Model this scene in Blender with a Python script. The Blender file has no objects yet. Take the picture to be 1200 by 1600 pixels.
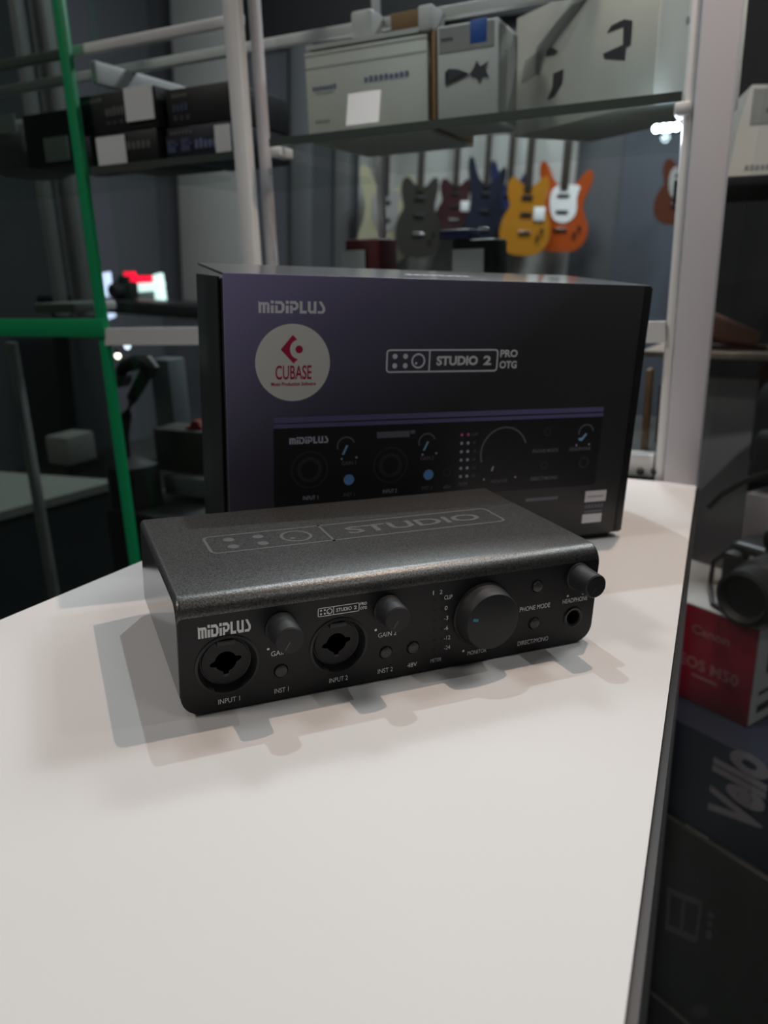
import bpy, bmesh, math, random
from mathutils import Vector, Matrix
random.seed(4)
D = bpy.data
S = bpy.context.scene
COL = S.collection

# ------------------------------------------------------------------ camera
F, CAM_H, PITCH, ROLL = 1206.0, .1654, .3051, .0347      # focal length in pixels of a 1200x1600 picture
_c, _s = math.cos(PITCH), math.sin(PITCH)
FWD = Vector((0, _c, -_s)); _up = Vector((0, _s, _c)); _rt = Vector((1, 0, 0))
RT = _rt * math.cos(ROLL) + _up * math.sin(ROLL)
UP = _up * math.cos(ROLL) - _rt * math.sin(ROLL)
EYE = Vector((0, 0, CAM_H))
cd = D.cameras.new('camera'); cam = D.objects.new('camera', cd); COL.objects.link(cam)
cd.sensor_fit = 'VERTICAL'; cd.sensor_height = 24.0; cd.lens = F / 1600 * 24.0
cd.clip_start = .01; cd.clip_end = 60
cam.matrix_world = Matrix(((RT.x, UP.x, -FWD.x, EYE.x), (RT.y, UP.y, -FWD.y, EYE.y), (RT.z, UP.z, -FWD.z, EYE.z), (0, 0, 0, 1)))
cd.dof.use_dof = True; cd.dof.focus_distance = .308; cd.dof.aperture_fstop = 7.4
S.camera = cam

# ------------------------------------------------------------------ world, exposure
wd = D.worlds.new('world'); S.world = wd; wd.use_nodes = True
wd.node_tree.nodes['Background'].inputs[0].default_value = (.85, .92, 1, 1)
wd.node_tree.nodes['Background'].inputs[1].default_value = .02
S.view_settings.view_transform = 'Standard'; S.view_settings.look = 'None'
S.view_settings.exposure = 0.08; S.view_settings.gamma = 1.0; S.view_settings.use_curve_mapping = False

# ------------------------------------------------------------------ pixel rays and the room frame
def ray(x, y): return FWD + RT * ((x - 600) / F) - UP * ((y - 800) / F)
def pix(x, y, t): return EYE + ray(x, y) * t                    # point at forward distance t
def on_table(x, y, z=0):
    d = ray(x, y); return EYE + d * ((z - EYE.z) / d.z)
RU = -ray(-2024, 500); RU.normalize()
RV = -ray(700, 4600); RV = (RV - RU * RU.dot(RV)).normalized()
RN = RU.cross(RV)                                               # towards the viewer
P0 = Vector((.2636, .6333, 0))                                  # foot of the big white post, back corner of the counter
ROOM = Matrix(((RU.x, -RN.x, RV.x, P0.x), (RU.y, -RN.y, RV.y, P0.y), (RU.z, -RN.z, RV.z, P0.z), (0, 0, 0, 1)))
ROOMI = ROOM.inverted()
def rp(x, y, dep):                                              # pixel -> room coordinates on the plane 'dep' behind the cabinet front
    p = P0 - RN * dep; d = ray(x, y)
    return ROOMI @ (EYE + d * ((p - EYE).dot(RN) / d.dot(RN)))
def room(loc, yaw=0): return ROOM @ Matrix.Translation(loc) @ Matrix.Rotation(yaw, 4, 'Z')

def on_v(x, y, v):
    p = ROOM @ Vector((0, 0, v)); d = ray(x, y); q = ROOMI @ (EYE + d * ((p - EYE).dot(RV) / d.dot(RV))); return (q.x, q.y)
def fpx(e, x, y):                                                # pixel -> (x, z) on the front face of e
    mi = e.matrix_world.inverted(); o = mi @ EYE; d = mi.to_3x3() @ ray(x, y); k = (-.0006 - o.y) / d.y; q = o + d * k; return (q.x, q.z)

# ------------------------------------------------------------------ materials
MATS = {}
def mat(name, col, rough=.5, metal=0, spec=.5, emit=0, emitcol=None, noise=None, bump=None, coat=0):
    if name in MATS: return MATS[name]
    m = D.materials.new(name); m.use_nodes = True; nt = m.node_tree; b = nt.nodes['Principled BSDF']
    b.inputs['Base Color'].default_value = (*col, 1); b.inputs['Roughness'].default_value = rough
    b.inputs['Metallic'].default_value = metal; b.inputs['Specular IOR Level'].default_value = spec
    b.inputs['Coat Weight'].default_value = coat
    if emit:
        b.inputs['Emission Color'].default_value = (*(emitcol or col), 1); b.inputs['Emission Strength'].default_value = emit
    tc = nt.nodes.new('ShaderNodeTexCoord')
    if noise:                                                   # (scale, amount)
        n = nt.nodes.new('ShaderNodeTexNoise'); n.inputs['Scale'].default_value = noise[0]; n.inputs['Detail'].default_value = 4
        r = nt.nodes.new('ShaderNodeValToRGB'); a = noise[1]
        r.color_ramp.elements[0].position = .3; r.color_ramp.elements[1].position = .7
        r.color_ramp.elements[0].color = (*[c * (1 - a) for c in col], 1); r.color_ramp.elements[1].color = (*[min(1, c * (1 + a)) for c in col], 1)
        nt.links.new(tc.outputs['Object'], n.inputs['Vector']); nt.links.new(n.outputs['Fac'], r.inputs['Fac']); nt.links.new(r.outputs['Color'], b.inputs['Base Color'])
    if bump:                                                    # (scale, strength, distance)
        n = nt.nodes.new('ShaderNodeTexNoise'); n.inputs['Scale'].default_value = bump[0]; n.inputs['Detail'].default_value = 2
        u = nt.nodes.new('ShaderNodeBump'); u.inputs['Strength'].default_value = bump[1]; u.inputs['Distance'].default_value = bump[2]
        nt.links.new(tc.outputs['Object'], n.inputs['Vector']); nt.links.new(n.outputs['Fac'], u.inputs['Height']); nt.links.new(u.outputs['Normal'], b.inputs['Normal'])
    MATS[name] = m; return m
def glass_mat(name, tint, gloss):
    m = D.materials.new(name); m.use_nodes = True; nt = m.node_tree; nt.nodes.clear()
    o = nt.nodes.new('ShaderNodeOutputMaterial'); mx = nt.nodes.new('ShaderNodeMixShader'); t = nt.nodes.new('ShaderNodeBsdfTransparent'); g = nt.nodes.new('ShaderNodeBsdfGlossy')
    t.inputs[0].default_value = (*tint, 1); g.inputs['Color'].default_value = (.9, 1, .95, 1); g.inputs['Roughness'].default_value = .06
    mx.inputs[0].default_value = gloss
    nt.links.new(t.outputs[0], mx.inputs[1]); nt.links.new(g.outputs[0], mx.inputs[2]); nt.links.new(mx.outputs[0], o.inputs[0])
    MATS[name] = m; return m

M_TOP = mat('white_laminate', (.80, .77, .752), .6, spec=.2, noise=(9, .012), bump=(420, .05, .0004))
M_EDGE = mat('grey_channel', (.032, .029, .029), .45, metal=.3)
M_BASE = mat('counter_panel', (.5, .5, .49), .6)
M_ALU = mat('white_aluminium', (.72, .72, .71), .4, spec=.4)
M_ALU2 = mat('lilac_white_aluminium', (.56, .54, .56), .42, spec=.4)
M_GREEN = mat('green_enamel', (.004, .30, .11), .35)
M_GLASS = glass_mat('clear_glass', (.95, .965, .955), .018)
M_GLASSL = glass_mat('smoky_glass', (.50, .54, .51), .05)
M_SHELF = glass_mat('shelf_glass', (.93, .95, .94), .015)
M_SHELFEDGE = mat('glass_edge', (.06, .075, .065), .25)
M_WALL = mat('dark_grey_wall', (.085, .09, .10), .8, noise=(1.2, .1))
M_WALLB = mat('blue_grey_wall', (.075, .085, .105), .8, noise=(1.5, .08))
M_PANEL = mat('pale_panel', (.42, .42, .40), .7, noise=(2, .05))
M_FLOOR = mat('dark_floor', (.05, .05, .048), .5, noise=(3, .2))
M_CEIL = mat('ceiling_grey', (.10, .10, .10), .9)

# ------------------------------------------------------------------ mesh helpers
class MB:
    """collects shapes; build() links them as one mesh object"""
    def __init__(s): s.bm = bmesh.new()
    def _xf(s, vs, m):
        if m is not None: bmesh.ops.transform(s.bm, matrix=m, verts=vs)
        return s
    def box(s, x0, x1, y0, y1, z0, z1, bev=0, m=None, seg=2):
        r = bmesh.ops.create_cube(s.bm, size=1); vs = r['verts']
        for v in vs: v.co = Vector((x0 + (v.co.x + .5) * (x1 - x0), y0 + (v.co.y + .5) * (y1 - y0), z0 + (v.co.z + .5) * (z1 - z0)))
        if bev:
            es = list({e for v in vs for e in v.link_edges})
            r = bmesh.ops.bevel(s.bm, geom=es, offset=bev, segments=seg, affect='EDGES', profile=.5)
            vs = list({v for f in r['faces'] for v in f.verts} | {v for v in vs if v.is_valid})
        return s._xf(vs, m)
    def lathe(s, prof, n=40, m=None, cap0=True, cap1=True):      # prof: (radius, height) about local z
        rings = [[s.bm.verts.new((r * math.cos(2 * math.pi * i / n), r * math.sin(2 * math.pi * i / n), h)) for i in range(n)] for r, h in prof]
        for a, b in zip(rings, rings[1:]):
            for i in range(n): s.bm.faces.new((a[i], a[(i + 1) % n], b[(i + 1) % n], b[i]))
        if cap0: s.bm.faces.new(rings[0][::-1])
        if cap1: s.bm.faces.new(rings[-1])
        return s._xf([v for r in rings for v in r], m)
    def prism(s, pts, h0, h1, m=None):                           # polygon in local xy, extruded along z
        a = [s.bm.verts.new((x, y, h0)) for x, y in pts]
        if h1 == h0: s.bm.faces.new(a); return s._xf(a, m)
        b = [s.bm.verts.new((x, y, h1)) for x, y in pts]; n = len(pts)
        s.bm.faces.new(a[::-1]); s.bm.faces.new(b)
        for i in range(n): s.bm.faces.new((a[i], a[(i + 1) % n], b[(i + 1) % n], b[i]))
        return s._xf(a + b, m)
    def tube(s, pts, r, n=10, m=None):
        pts = [Vector(p) for p in pts]; rings = []
        rr = r if isinstance(r, (list, tuple)) else [r] * len(pts)
        for i, p in enumerate(pts):
            d = (pts[min(i + 1, len(pts) - 1)] - pts[max(i - 1, 0)]).normalized()
            a = d.cross(Vector((0, 0, 1)) if abs(d.z) < .9 else Vector((1, 0, 0))).normalized(); b = d.cross(a)
            rings.append([s.bm.verts.new(p + (a * math.cos(2 * math.pi * k / n) + b * math.sin(2 * math.pi * k / n)) * rr[i]) for k in range(n)])
        for q, w in zip(rings, rings[1:]):
            for k in range(n): s.bm.faces.new((q[k], q[(k + 1) % n], w[(k + 1) % n], w[k]))
        s.bm.faces.new(rings[0][::-1]); s.bm.faces.new(rings[-1])
        return s._xf([v for q in rings for v in q], m)
    def build(s, name, material, parent=None, mw=None, smooth=True):
        bmesh.ops.recalc_face_normals(s.bm, faces=s.bm.faces)
        me = D.meshes.new(name); s.bm.to_mesh(me); s.bm.free(); me.materials.append(material)
        return finish(name, me, parent, mw, smooth)
def finish(name, me, parent=None, mw=None, smooth=True):
    o = D.objects.new(name, me); COL.objects.link(o)
    if smooth:
        me.polygons.foreach_set('use_smooth', [True] * len(me.polygons))
        me.set_sharp_from_angle(angle=math.radians(35))
    if parent: o.parent = parent
    if mw is not None: o.matrix_basis = mw
    return o
def tag(o, label, cat, group=None):
    o['label'] = label; o['category'] = cat
    if group: o['group'] = group
    return o
def thing(name, label, cat, mw=None, group=None):
    o = D.objects.new(name, None); COL.objects.link(o); o.empty_display_size = .02
    if mw is not None: o.matrix_world = mw
    return tag(o, label, cat, group)
def struct(o): o['kind'] = 'structure'; return o
def copy_tree(o, parent=None):
    c = o.copy(); COL.objects.link(c); c.parent = parent
    for ch in o.children: copy_tree(ch, c)
    return c
FRONT = Matrix.Rotation(math.pi / 2, 4, 'X')                     # local xy -> xz, local z -> -y (towards the viewer)
def fr(x, z, y=0): return Matrix.Translation((x, y, z)) @ FRONT  # place a front-facing shape
def circ(cx, cy, r, n=24, a0=0, a1=2 * math.pi):
    full = abs(a1 - a0 - 2 * math.pi) < 1e-6
    return [(cx + r * math.cos(a0 + (a1 - a0) * i / (n if full else n - 1)), cy + r * math.sin(a0 + (a1 - a0) * i / (n if full else n - 1))) for i in range(n)]

_txt = {}
def text_raw(body, bold):
    k = (body, bold)
    if k not in _txt:
        cu = D.curves.new('t', 'FONT'); cu.body = body; cu.size = 1; cu.resolution_u = 4; cu.offset = bold
        o = D.objects.new('t', cu); COL.objects.link(o); bpy.context.view_layer.update()
        me = D.meshes.new_from_object(o.evaluated_get(bpy.context.evaluated_depsgraph_get()))
        vs = [v.co.copy() for v in me.vertices]; fs = [tuple(p.vertices) for p in me.polygons]
        D.objects.remove(o); D.curves.remove(cu); D.meshes.remove(me)
        x0 = min(v.x for v in vs); x1 = max(v.x for v in vs); y0 = min(v.y for v in vs); y1 = max(v.y for v in vs)
        _txt[k] = ([((v.x - x0) / (x1 - x0), (v.y - y0) / (y1 - y0)) for v in vs], fs)
    return _txt[k]
def flat(name, pts, fs, m, material, parent):
    me = D.meshes.new(name); me.from_pydata([m @ Vector((x, y, 0)) for x, y in pts], [], fs); me.materials.append(material)
    return finish(name, me, parent, None, False)
class Print:
    """flat print on a surface: u right, v up, in metres; m maps the uv plane to the parent's space"""
    def __init__(s, parent, m, k=.001): s.p = parent; s.m = m; s.k = k
    def text(s, body, cx, cy, w, h, material, bold=0.0, name='lettering', rot=0):
        vs, fs = text_raw(body, bold); c, q = math.cos(rot), math.sin(rot); k = s.k; o = []
        for x, y in vs:
            X, Y = (x - .5) * w, (y - .5) * h; o.append(((cx + X * c - Y * q) * k, (cy + X * q + Y * c) * k))
        return flat(name, o, fs, s.m, material, s.p)
    def polys(s, name, lst, material):
        pts, fs = [], []
        for pl in lst:
            fs.append(tuple(range(len(pts), len(pts) + len(pl)))); pts += [(x * s.k, y * s.k) for x, y in pl]
        return flat(name, pts, fs, s.m, material, s.p)
def rect(x0, x1, y0, y1): return [(x0, y0), (x1, y0), (x1, y1), (x0, y1)]
def ring(cx, cy, r0, r1, n=28, a0=0, a1=2 * math.pi):
    out = []
    for i in range(n):
        a, b = a0 + (a1 - a0) * i / n, a0 + (a1 - a0) * (i + 1) / n
        out.append([(cx + r0 * math.cos(a), cy + r0 * math.sin(a)), (cx + r1 * math.cos(a), cy + r1 * math.sin(a)), (cx + r1 * math.cos(b), cy + r1 * math.sin(b)), (cx + r0 * math.cos(b), cy + r0 * math.sin(b))])
    return out
def rrect_border(x0, x1, y0, y1, r, t):
    out = [rect(x0 + r, x1 - r, y0, y0 + t), rect(x0 + r, x1 - r, y1 - t, y1), rect(x0, x0 + t, y0 + r, y1 - r), rect(x1 - t, x1, y0 + r, y1 - r)]
    for cx, cy, a in ((x0 + r, y0 + r, math.pi), (x1 - r, y0 + r, 1.5 * math.pi), (x1 - r, y1 - r, 0), (x0 + r, y1 - r, .5 * math.pi)):
        out += ring(cx, cy, r - t, r, 5, a, a + math.pi / 2)
    return out
LOGO = [(0, [[(0, 0), (0, .92), (.1, .80), (.82, .8), (.95, .66), (.95, 0), (.72, 0), (.72, .6), (.595, .6), (.595, 0), (.36, 0), (.36, .6), (.24, .6), (.24, 0)]], .95),
        (0, [rect(0, .27, 0, .58), rect(0, .27, .70, .93)], .27),
        (0, [[(0, 0), (0, .58), (.24, .58), (.24, .2), (.48, .2), (.57, .3), (.57, .58), (.48, .68), (0, .68), (0, .9), (.58, .9), (.82, .66), (.82, .24), (.58, 0)]], .82),
        (0, [rect(0, .27, 0, .58), rect(0, .27, .70, .93)], .27),
        (0, [[(0, 0), (0, .6), (.24, .6), (.24, .42), (.44, .42), (.51, .5), (.51, .62), (.44, .7), (0, .7), (0, .92), (.5, .92), (.75, .72), (.75, .42), (.5, .22), (.24, .22), (.24, 0)]], .75),
        (0, [[(0, 0), (0, .92), (.25, .92), (.25, .22), (.62, .22), (.62, 0)]], .62),
        (0, [[(0, .2), (0, .92), (.25, .92), (.25, .22), (.52, .22), (.52, .92), (.77, .92), (.77, 0), (.2, 0)]], .77),
        (0, [[(0, 0), (0, .2), (.36, .2), (.44, .3), (.42, .42), (.08, .92), (.36, .92), (.68, .46), (.68, .2), (.5, 0)]], .68)]
def maker_logo(pr, x0, x1, y0, y1, material, name='maker_logo'):
    gap = .1; tot = sum(w for _, _, w in LOGO) + gap * 7; x = 0; out = []
    for _, ps, w in LOGO:
        for p in ps: out.append([(x0 + (x + a) / tot * (x1 - x0), y0 + b / .93 * (y1 - y0)) for a, b in p])
        x += w + gap
    return pr.polys(name, out, material)
def studio_badge(pr, x0, x1, y0, y1, material, two=True, th=None, pro=True, bold=.022):
    h = y1 - y0; w = x1 - x0; t = th or h * .07; xd = x0 + w * (.375 if two else .376)
    out = rrect_border(x0, x1, y0, y1, h * .17, t) + [rect(xd - t / 2, xd + t / 2, y0, y1)]
    dw = xd - x0; r = h * .115
    for fx in (.20, .44):
        for fy in (.3, .7): out.append(circ(x0 + dw * fx, y0 + h * fy, r, 14))
    cx = x0 + dw * .74; cy = (y0 + y1) / 2; R = min(h * .33, dw * .2)
    out += ring(cx, cy, R - t * 1.1, R, 24); out.append(circ(cx - R * .3, cy - R * .3, R * .18, 8))
    pr.polys('logo_frame', out, material)
    pr.text('STUDIO', xd + (x1 - xd) * (.40 if two else .5), cy, (x1 - xd) * (.60 if two else .78), h * .42, material, bold)
    if two: pr.text('2', xd + (x1 - xd) * .84, cy, (x1 - xd) * .12, h * .42, material, .035)
    if pro:
        pr.text('PRO', x1 + w * .1, y1 - h * .2, w * .165, h * .34, material, .035)
        pr.text('OTG', x1 + w * .1, y0 + h * .3, w * .165, h * .34, material, .035)

# ------------------------------------------------------------------ the shop around: structure
FLZ = -.95
def slab(name, m, x0, x1, y0, y1, z0, z1, mw=None): return struct(MB().box(x0, x1, y0, y1, z0, z1).build(name, m, None, mw, False))
YAW = math.atan2(RU.y, RU.x)
RY = Matrix.Translation(P0) @ Matrix.Rotation(YAW, 4, 'Z')       # upright frame of the shop, parallel to the cabinet
slab('floor', M_FLOOR, -3.6, 3.2, -3.2, 3.9, FLZ - .05, FLZ, RY)
slab('ceiling', M_CEIL, -3.6, 3.2, -3.2, 3.9, 2.35, 2.4, RY)
WALLD = 3.4
slab('wall_back', M_WALL, -3.6, 3.2, WALLD, WALLD + .1, FLZ, 2.35, RY)
slab('wall_left', M_WALL, -3.6, -3.5, -3.2, 3.4, FLZ, 2.35, RY)
slab('wall_right', M_WALL, 3.1, 3.2, -3.2, 3.4, FLZ, 2.35, RY)
slab('wall_front', M_WALL, -3.6, 3.2, -3.3, -3.2, FLZ, 2.35, RY)

# unseen ceiling panels added for ambient and fill light
M_FILL = mat('fill_diffuser', (.9, .95, 1), .5, emit=1.0)
def ceiling_fill(x, y, power, colr, lab):
    t = thing('ceiling_fill', lab, 'ceiling fill light', RY @ Matrix.Translation((x, y, 2.35)), 'added ceiling fill panels')
    MB().box(-.31, .31, -.31, .31, -.03, 0, .004).build('frame', M_ALU, t)
    MB().box(-.29, .29, -.29, .29, -.034, -.03).build('diffuser', M_FILL, t)
    ld = D.lights.new('panel_fill', 'AREA'); ld.size = .58; ld.energy = power; ld.color = colr
    lo = D.objects.new('panel_fill', ld); COL.objects.link(lo); lo.parent = t; lo.location = (0, 0, -.045)
ceiling_fill(-.9, 2.2, 50, (.86, .94, 1), 'added square ceiling fill panel over the guitar wall')
ceiling_fill(.9, 1.9, 40, (.86, .94, 1), 'added square ceiling fill panel behind the white cartons')
ceiling_fill(-1.7, -1.9, 25, (1, .95, .9), 'added square ceiling fill panel above the near aisle')
ceiling_fill(1.5, -.7, 4, (1, .95, .9), 'added square ceiling fill panel above the camera shelves')
ceiling_fill(-2.4, .6, 9, (.9, .96, 1), 'added square ceiling fill panel above the green framed door')

# LED spots on a bar above the counter
bar = thing('light_bar', 'white LED bar with round spots above the counter', 'light bar', Matrix.Translation((.2, .60, .82)) @ Matrix.Rotation(math.radians(-24), 4, 'Z'))
MB().box(-.6, .6, .0, .02, .0, .03, .003).build('bar', M_ALU, bar)
M_LED = mat('led_lens', (1, 1, 1), .4, emit=6)
def spot(p, aim, power, colr):
    p = Vector(p); mi = bar.matrix_world.inverted(); q = mi @ p; d = (mi @ Vector(aim)) - q
    X = Matrix.Translation(q) @ d.to_track_quat('-Z', 'Y').to_matrix().to_4x4()
    MB().lathe([(.012, .028), (.014, .012), (.014, .003), (.011, .003)], 24, X).build('spot_housing', M_ALU, bar)
    MB().lathe([(.0109, .004), (.0109, .0035)], 24, X).build('lens', M_LED, bar)
    MB().tube([X @ Vector((0, 0, .026)), Vector((q.x, .01, .002))], .003).build('stem', M_ALU, bar)
    ld = D.lights.new('spot_light', 'SPOT'); ld.energy = power; ld.color = colr; ld.shadow_soft_size = .005; ld.spot_size = math.radians(122); ld.spot_blend = .8
    lo = D.objects.new('spot_light', ld); COL.objects.link(lo); lo.parent = bar; lo.matrix_basis = X @ Matrix.Translation((0, 0, -.002))
spot((-.055, .668, .660), (-.02, .31, 0), 3.6, (.82, .93, 1))
spot((.204, .583, .775), (.07, .33, 0), 7.0, (1, .77, .62))
spot((.448, .450, .656), (.40, .66, 0), 2.6, (.95, .97, 1))

# ------------------------------------------------------------------ counter
a, b = on_table(0, 972), on_table(230, 876); dl = (b - a).normalized()
BR = P0.copy(); fr_ = on_table(975, 1600); dr = (fr_ - BR).normalized()
BL = Vector((.0036, .6923, 0)); FRr = BR + dr * .95; FLl = a - dl * .62
quad = [(v.x, v.y) for v in (FLl, FRr, BR, BL)]
ctr = thing('display_counter', 'white laminate counter under the audio interface and its box', 'counter')
m_ = MB().prism(quad, -.028, 0); m_.build('countertop', M_TOP, ctr, None, False)
cx = sum(p[0] for p in quad) / 4; cy = sum(p[1] for p in quad) / 4
inner = [(cx + (x - cx) * .9, cy + (y - cy) * .9) for x, y in quad]
MB().prism(inner, FLZ + .0, -.028).build('base_cabinet', M_BASE, ctr, None, False)
# grey channel along the right edge, darkened in colour for its shade
nr = Vector((-dr.y, dr.x, 0)); nr = nr if nr.x > 0 else -nr
def strip(p, q, n, w, z0, z1): return [(v.x, v.y) for v in (p, q, q + n * w, p + n * w)]
MB().prism(strip(BR + nr * .0004, FRr + nr * .0004, nr, .0027, 0, 0), -.03, -.003).build('edge_channel', M_EDGE, ctr, None, False)

# ------------------------------------------------------------------ audio interface
DEV = Matrix.Translation((-.0738, .2543, 0)) @ Matrix.Rotation(.4252, 4, 'Z')
M_ANO = mat('anodised_black', (.135, .134, .13), .37, metal=.75, spec=.5, noise=(1500, .55), bump=(1700, .4, .00018))
M_ANOF = mat('anodised_front', (.017, .017, .018), .46, metal=.25, spec=.4)
M_BLK = mat('black_plastic', (.014, .014, .015), .38, spec=.45)
M_BLK2 = mat('matt_black_plastic', (.022, .022, .023), .55, spec=.4)
M_HOLE = mat('socket_black', (.004, .004, .004), .6, spec=.2)
M_BTN = mat('smoked_button', (.045, .045, .045), .35, spec=.5)
M_INK = mat('white_ink', (.85, .85, .85), .6)
M_INK2 = mat('grey_ink', (.6, .6, .6), .6)
M_TOPINK = mat('engraved_grey', (.12, .12, .12), .5)
M_CYAN = mat('cyan_mark', (.03, .25, .36), .5)
ai = thing('audio_interface', 'black metal audio interface with two combo inputs and knobs, on the counter', 'audio interface', DEV)
W_, D_, H_, RB, RTC, RBEND = .1905, .1005, .0482, .0082, .0022, .0068
Z0 = .0008
def section(ztop, rt, n=7):
    p = []
    for cx_, cz_, r, a0 in ((RB, Z0 + RB, RB, 180), (W_ - RB, Z0 + RB, RB, 270), (W_ - rt, ztop - rt, rt, 0), (rt, ztop - rt, rt, 90)):
        for i in range(n + 1):
            an = math.radians(a0 + 90 * i / n); p.append((cx_ + r * math.cos(an), cz_ + r * math.sin(an)))
    return p
bm = bmesh.new(); rings = []
st = [(D_, H_), (D_ - .0005, H_)] + [(RBEND - RBEND * math.sin(t), H_ - RBEND + RBEND * math.cos(t)) for t in [math.radians(q) for q in range(0, 91, 9)]]
for y, zt in st: rings.append([bm.verts.new((x, y, z)) for x, z in section(zt, RTC)])
for a_, b_ in zip(rings, rings[1:]):
    n = len(a_)
    for i in range(n): bm.faces.new((a_[i], a_[(i + 1) % n], b_[(i + 1) % n], b_[i]))
bm.faces.new(rings[0])
bmesh.ops.recalc_face_normals(bm, faces=bm.faces)
me = D.meshes.new('shell'); bm.to_mesh(me); bm.free(); me.materials.append(M_ANO); finish('shell', me, ai)
M_SIDE = mat('polished_end_plate', (.045, .045, .046), .14, spec=1.0)
arc = [(RBEND - RBEND * math.sin(t) + .0004, H_ - RBEND + RBEND * math.cos(t) - RTC) for t in [math.radians(q) for q in range(0, 91, 15)]]
side = [(D_ - .0006, Z0 + RB), (D_ - .0006, H_ - RTC)] + arc + [(.0004, Z0 + RB)]
for x0 in (-.0003, W_ - .0001): MB().prism(side, x0, x0 + .0004, Matrix(((0, 0, 1, 0), (1, 0, 0, 0), (0, 1, 0, 0), (0, 0, 0, 1)))).build('end_plate', M_SIDE, ai, None, False)
# front plate: the flat face with its holes cut through
J1, J2, JR = (.01795, .0200), (.0631, .0200), .0118
BTN = [(.0389, .0134), (.0840, .0132), (.0966, .0132), (.1572, .0327), (.1574, .0146)]
HPJ = (.1790, .0142)
bm = bmesh.new(); edges = []
def loop(pts):
    vs = [bm.verts.new((x, 0, z)) for x, z in pts]
    for i in range(len(vs)): edges.append(bm.edges.new((vs[i], vs[(i + 1) % len(vs)])))
sec = section(H_ - RBEND, RTC); loop(sec)
for c_ in (J1, J2): loop(circ(c_[0], c_[1], JR, 40))
for c_ in BTN: loop(circ(c_[0], c_[1], .0030, 20))
loop(circ(HPJ[0], HPJ[1], .0048, 24))
bmesh.ops.triangle_fill(bm, use_beauty=True, use_dissolve=False, edges=edges)
bmesh.ops.recalc_face_normals(bm, faces=bm.faces)
me = D.meshes.new('front_panel'); bm.to_mesh(me); bm.free(); me.materials.append(M_ANOF); finish('front_panel', me, ai, None, False)
def put(mb, x, z): return fr(x, z)
for jx, jz in (J1, J2):
    j = MB().lathe([(JR + .0006, 0), (JR + .0006, .0004), (JR - .0004, .0006), (JR - .0012, -.0006), (.0098, -.0030), (.0092, -.0032)], 48, fr(jx, jz), False, False).build('combo_jack', M_BLK, ai)
    bm = bmesh.new(); edges = []
    loop(circ(0, 0, .0092, 40))
    key = []
    for i in range(72):                                            # key-shaped opening: round centre with three lobes
        an = 2 * math.pi * i / 72; r = .0042
        for la in (math.radians(8), math.radians(188), math.radians(-90)):
            dd = abs((an - la + math.pi) % (2 * math.pi) - math.pi)
            if dd < .32: r = max(r, .0062 * math.sqrt(max(0, 1 - (dd / .36) ** 2)) if dd < .3 else r)
        key.append((r * math.cos(an), r * math.sin(an)))
    loop(key)
    bmesh.ops.triangle_fill(bm, use_beauty=True, use_dissolve=False, edges=edges)
    for v in bm.verts: v.co = Vector((v.co.x + jx, .0028, v.co.z + jz))
    bmesh.ops.recalc_face_normals(bm, faces=bm.faces)
    me = D.meshes.new('insert'); bm.to_mesh(me); bm.free(); me.materials.append(M_BLK2); finish('insert', me, j, None, False)
    MB().lathe([(.0092, -.0029), (.0092, -.016)], 40, fr(jx, jz), False, True).build('socket', M_HOLE, j)
    MB().box(-.0036, .0036, .0074, .0100, -.0028, -.0008, .0005, fr(jx, jz)).build('release_tab', M_BLK, j)
    MB().box(-.0009, .0009, -.0066, -.0052, -.0032, -.0026, .0002, fr(jx, jz)).build('latch', M_BTN, j)
for bx_, bz_ in BTN:
    MB().lathe([(.0030, 0), (.0030, -.003)], 24, fr(bx_, bz_), False, True).build('button_well', M_HOLE, ai)
    MB().lathe([(.0026, -.003), (.0026, .0004), (.0024, .0008), (.0016, .0011), (.0006, .00115)], 24, fr(bx_, bz_)).build('push_button', M_BTN, ai)
def small_knob(x, z, L=.0120):
    k = MB().lathe([(.0065, .0002), (.0065, .0011), (.0060, .0015), (.0055, L - .0006), (.0050, L)], 36, fr(x, z)).build('gain_knob' if x < .15 else 'headphone_knob', M_BLK2, ai)
    MB().box(-.0004, .0004, -.0040, -.0004, L, L + .0001, 0, fr(x, z) @ Matrix.Rotation(math.radians(-32), 4, 'Z')).build('pointer', M_BTN, k)
small_knob(.0391, .0322, .0125); small_knob(.0842, .0328, .0108); small_knob(.1790, .0347, .0135)
mk = MB().lathe([(.0147, .0001), (.0147, .0010), (.0140, .0014), (.0130, .0080), (.0126, .0088), (.0120, .0091)], 64, fr(.1298, .0236)).build('monitor_knob', M_BLK2, ai)
MB().box(-.0013, .0013, -.0006, .0006, .0091, .0093, .0, fr(.1298, .0236) @ Matrix.Rotation(math.radians(165), 4, 'Z') @ Matrix.Translation((.0093, 0, 0))).build('pointer', M_CYAN, mk)
MB().lathe([(.0052, 0), (.0052, .0003), (.0046, .0006), (.0036, .0003), (.0032, -.001)], 32, fr(*HPJ), False, False).build('headphone_jack', M_BLK, ai)
MB().lathe([(.0032, -.0008), (.0032, -.014)], 24, fr(*HPJ), False, True).build('socket', M_HOLE, ai)
for i in range(6):
    for x in (.1058, .1093):
        z = .0339 - i * .00464
        MB().lathe([(.0007, .0001), (.0005, -.0002)], 12, fr(x + i * .00016, z), False, True).build('meter_light', M_HOLE, ai)
for x in (.014, W_ - .014):
    for y in (.014, D_ - .014): MB().lathe([(.005, 0), (.005, .002)], 20, Matrix.Translation((x, y, 0))).build('rubber_foot', M_BLK, ai)
pf = Print(ai, Matrix.Translation((0, -.00012, 0)) @ FRONT)
maker_logo(pf, 7.4, 27.2, 32.6, 37.8, M_INK)
studio_badge(pf, 54.0, 71.6, 34.0, 37.8, M_INK, th=.32)
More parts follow.
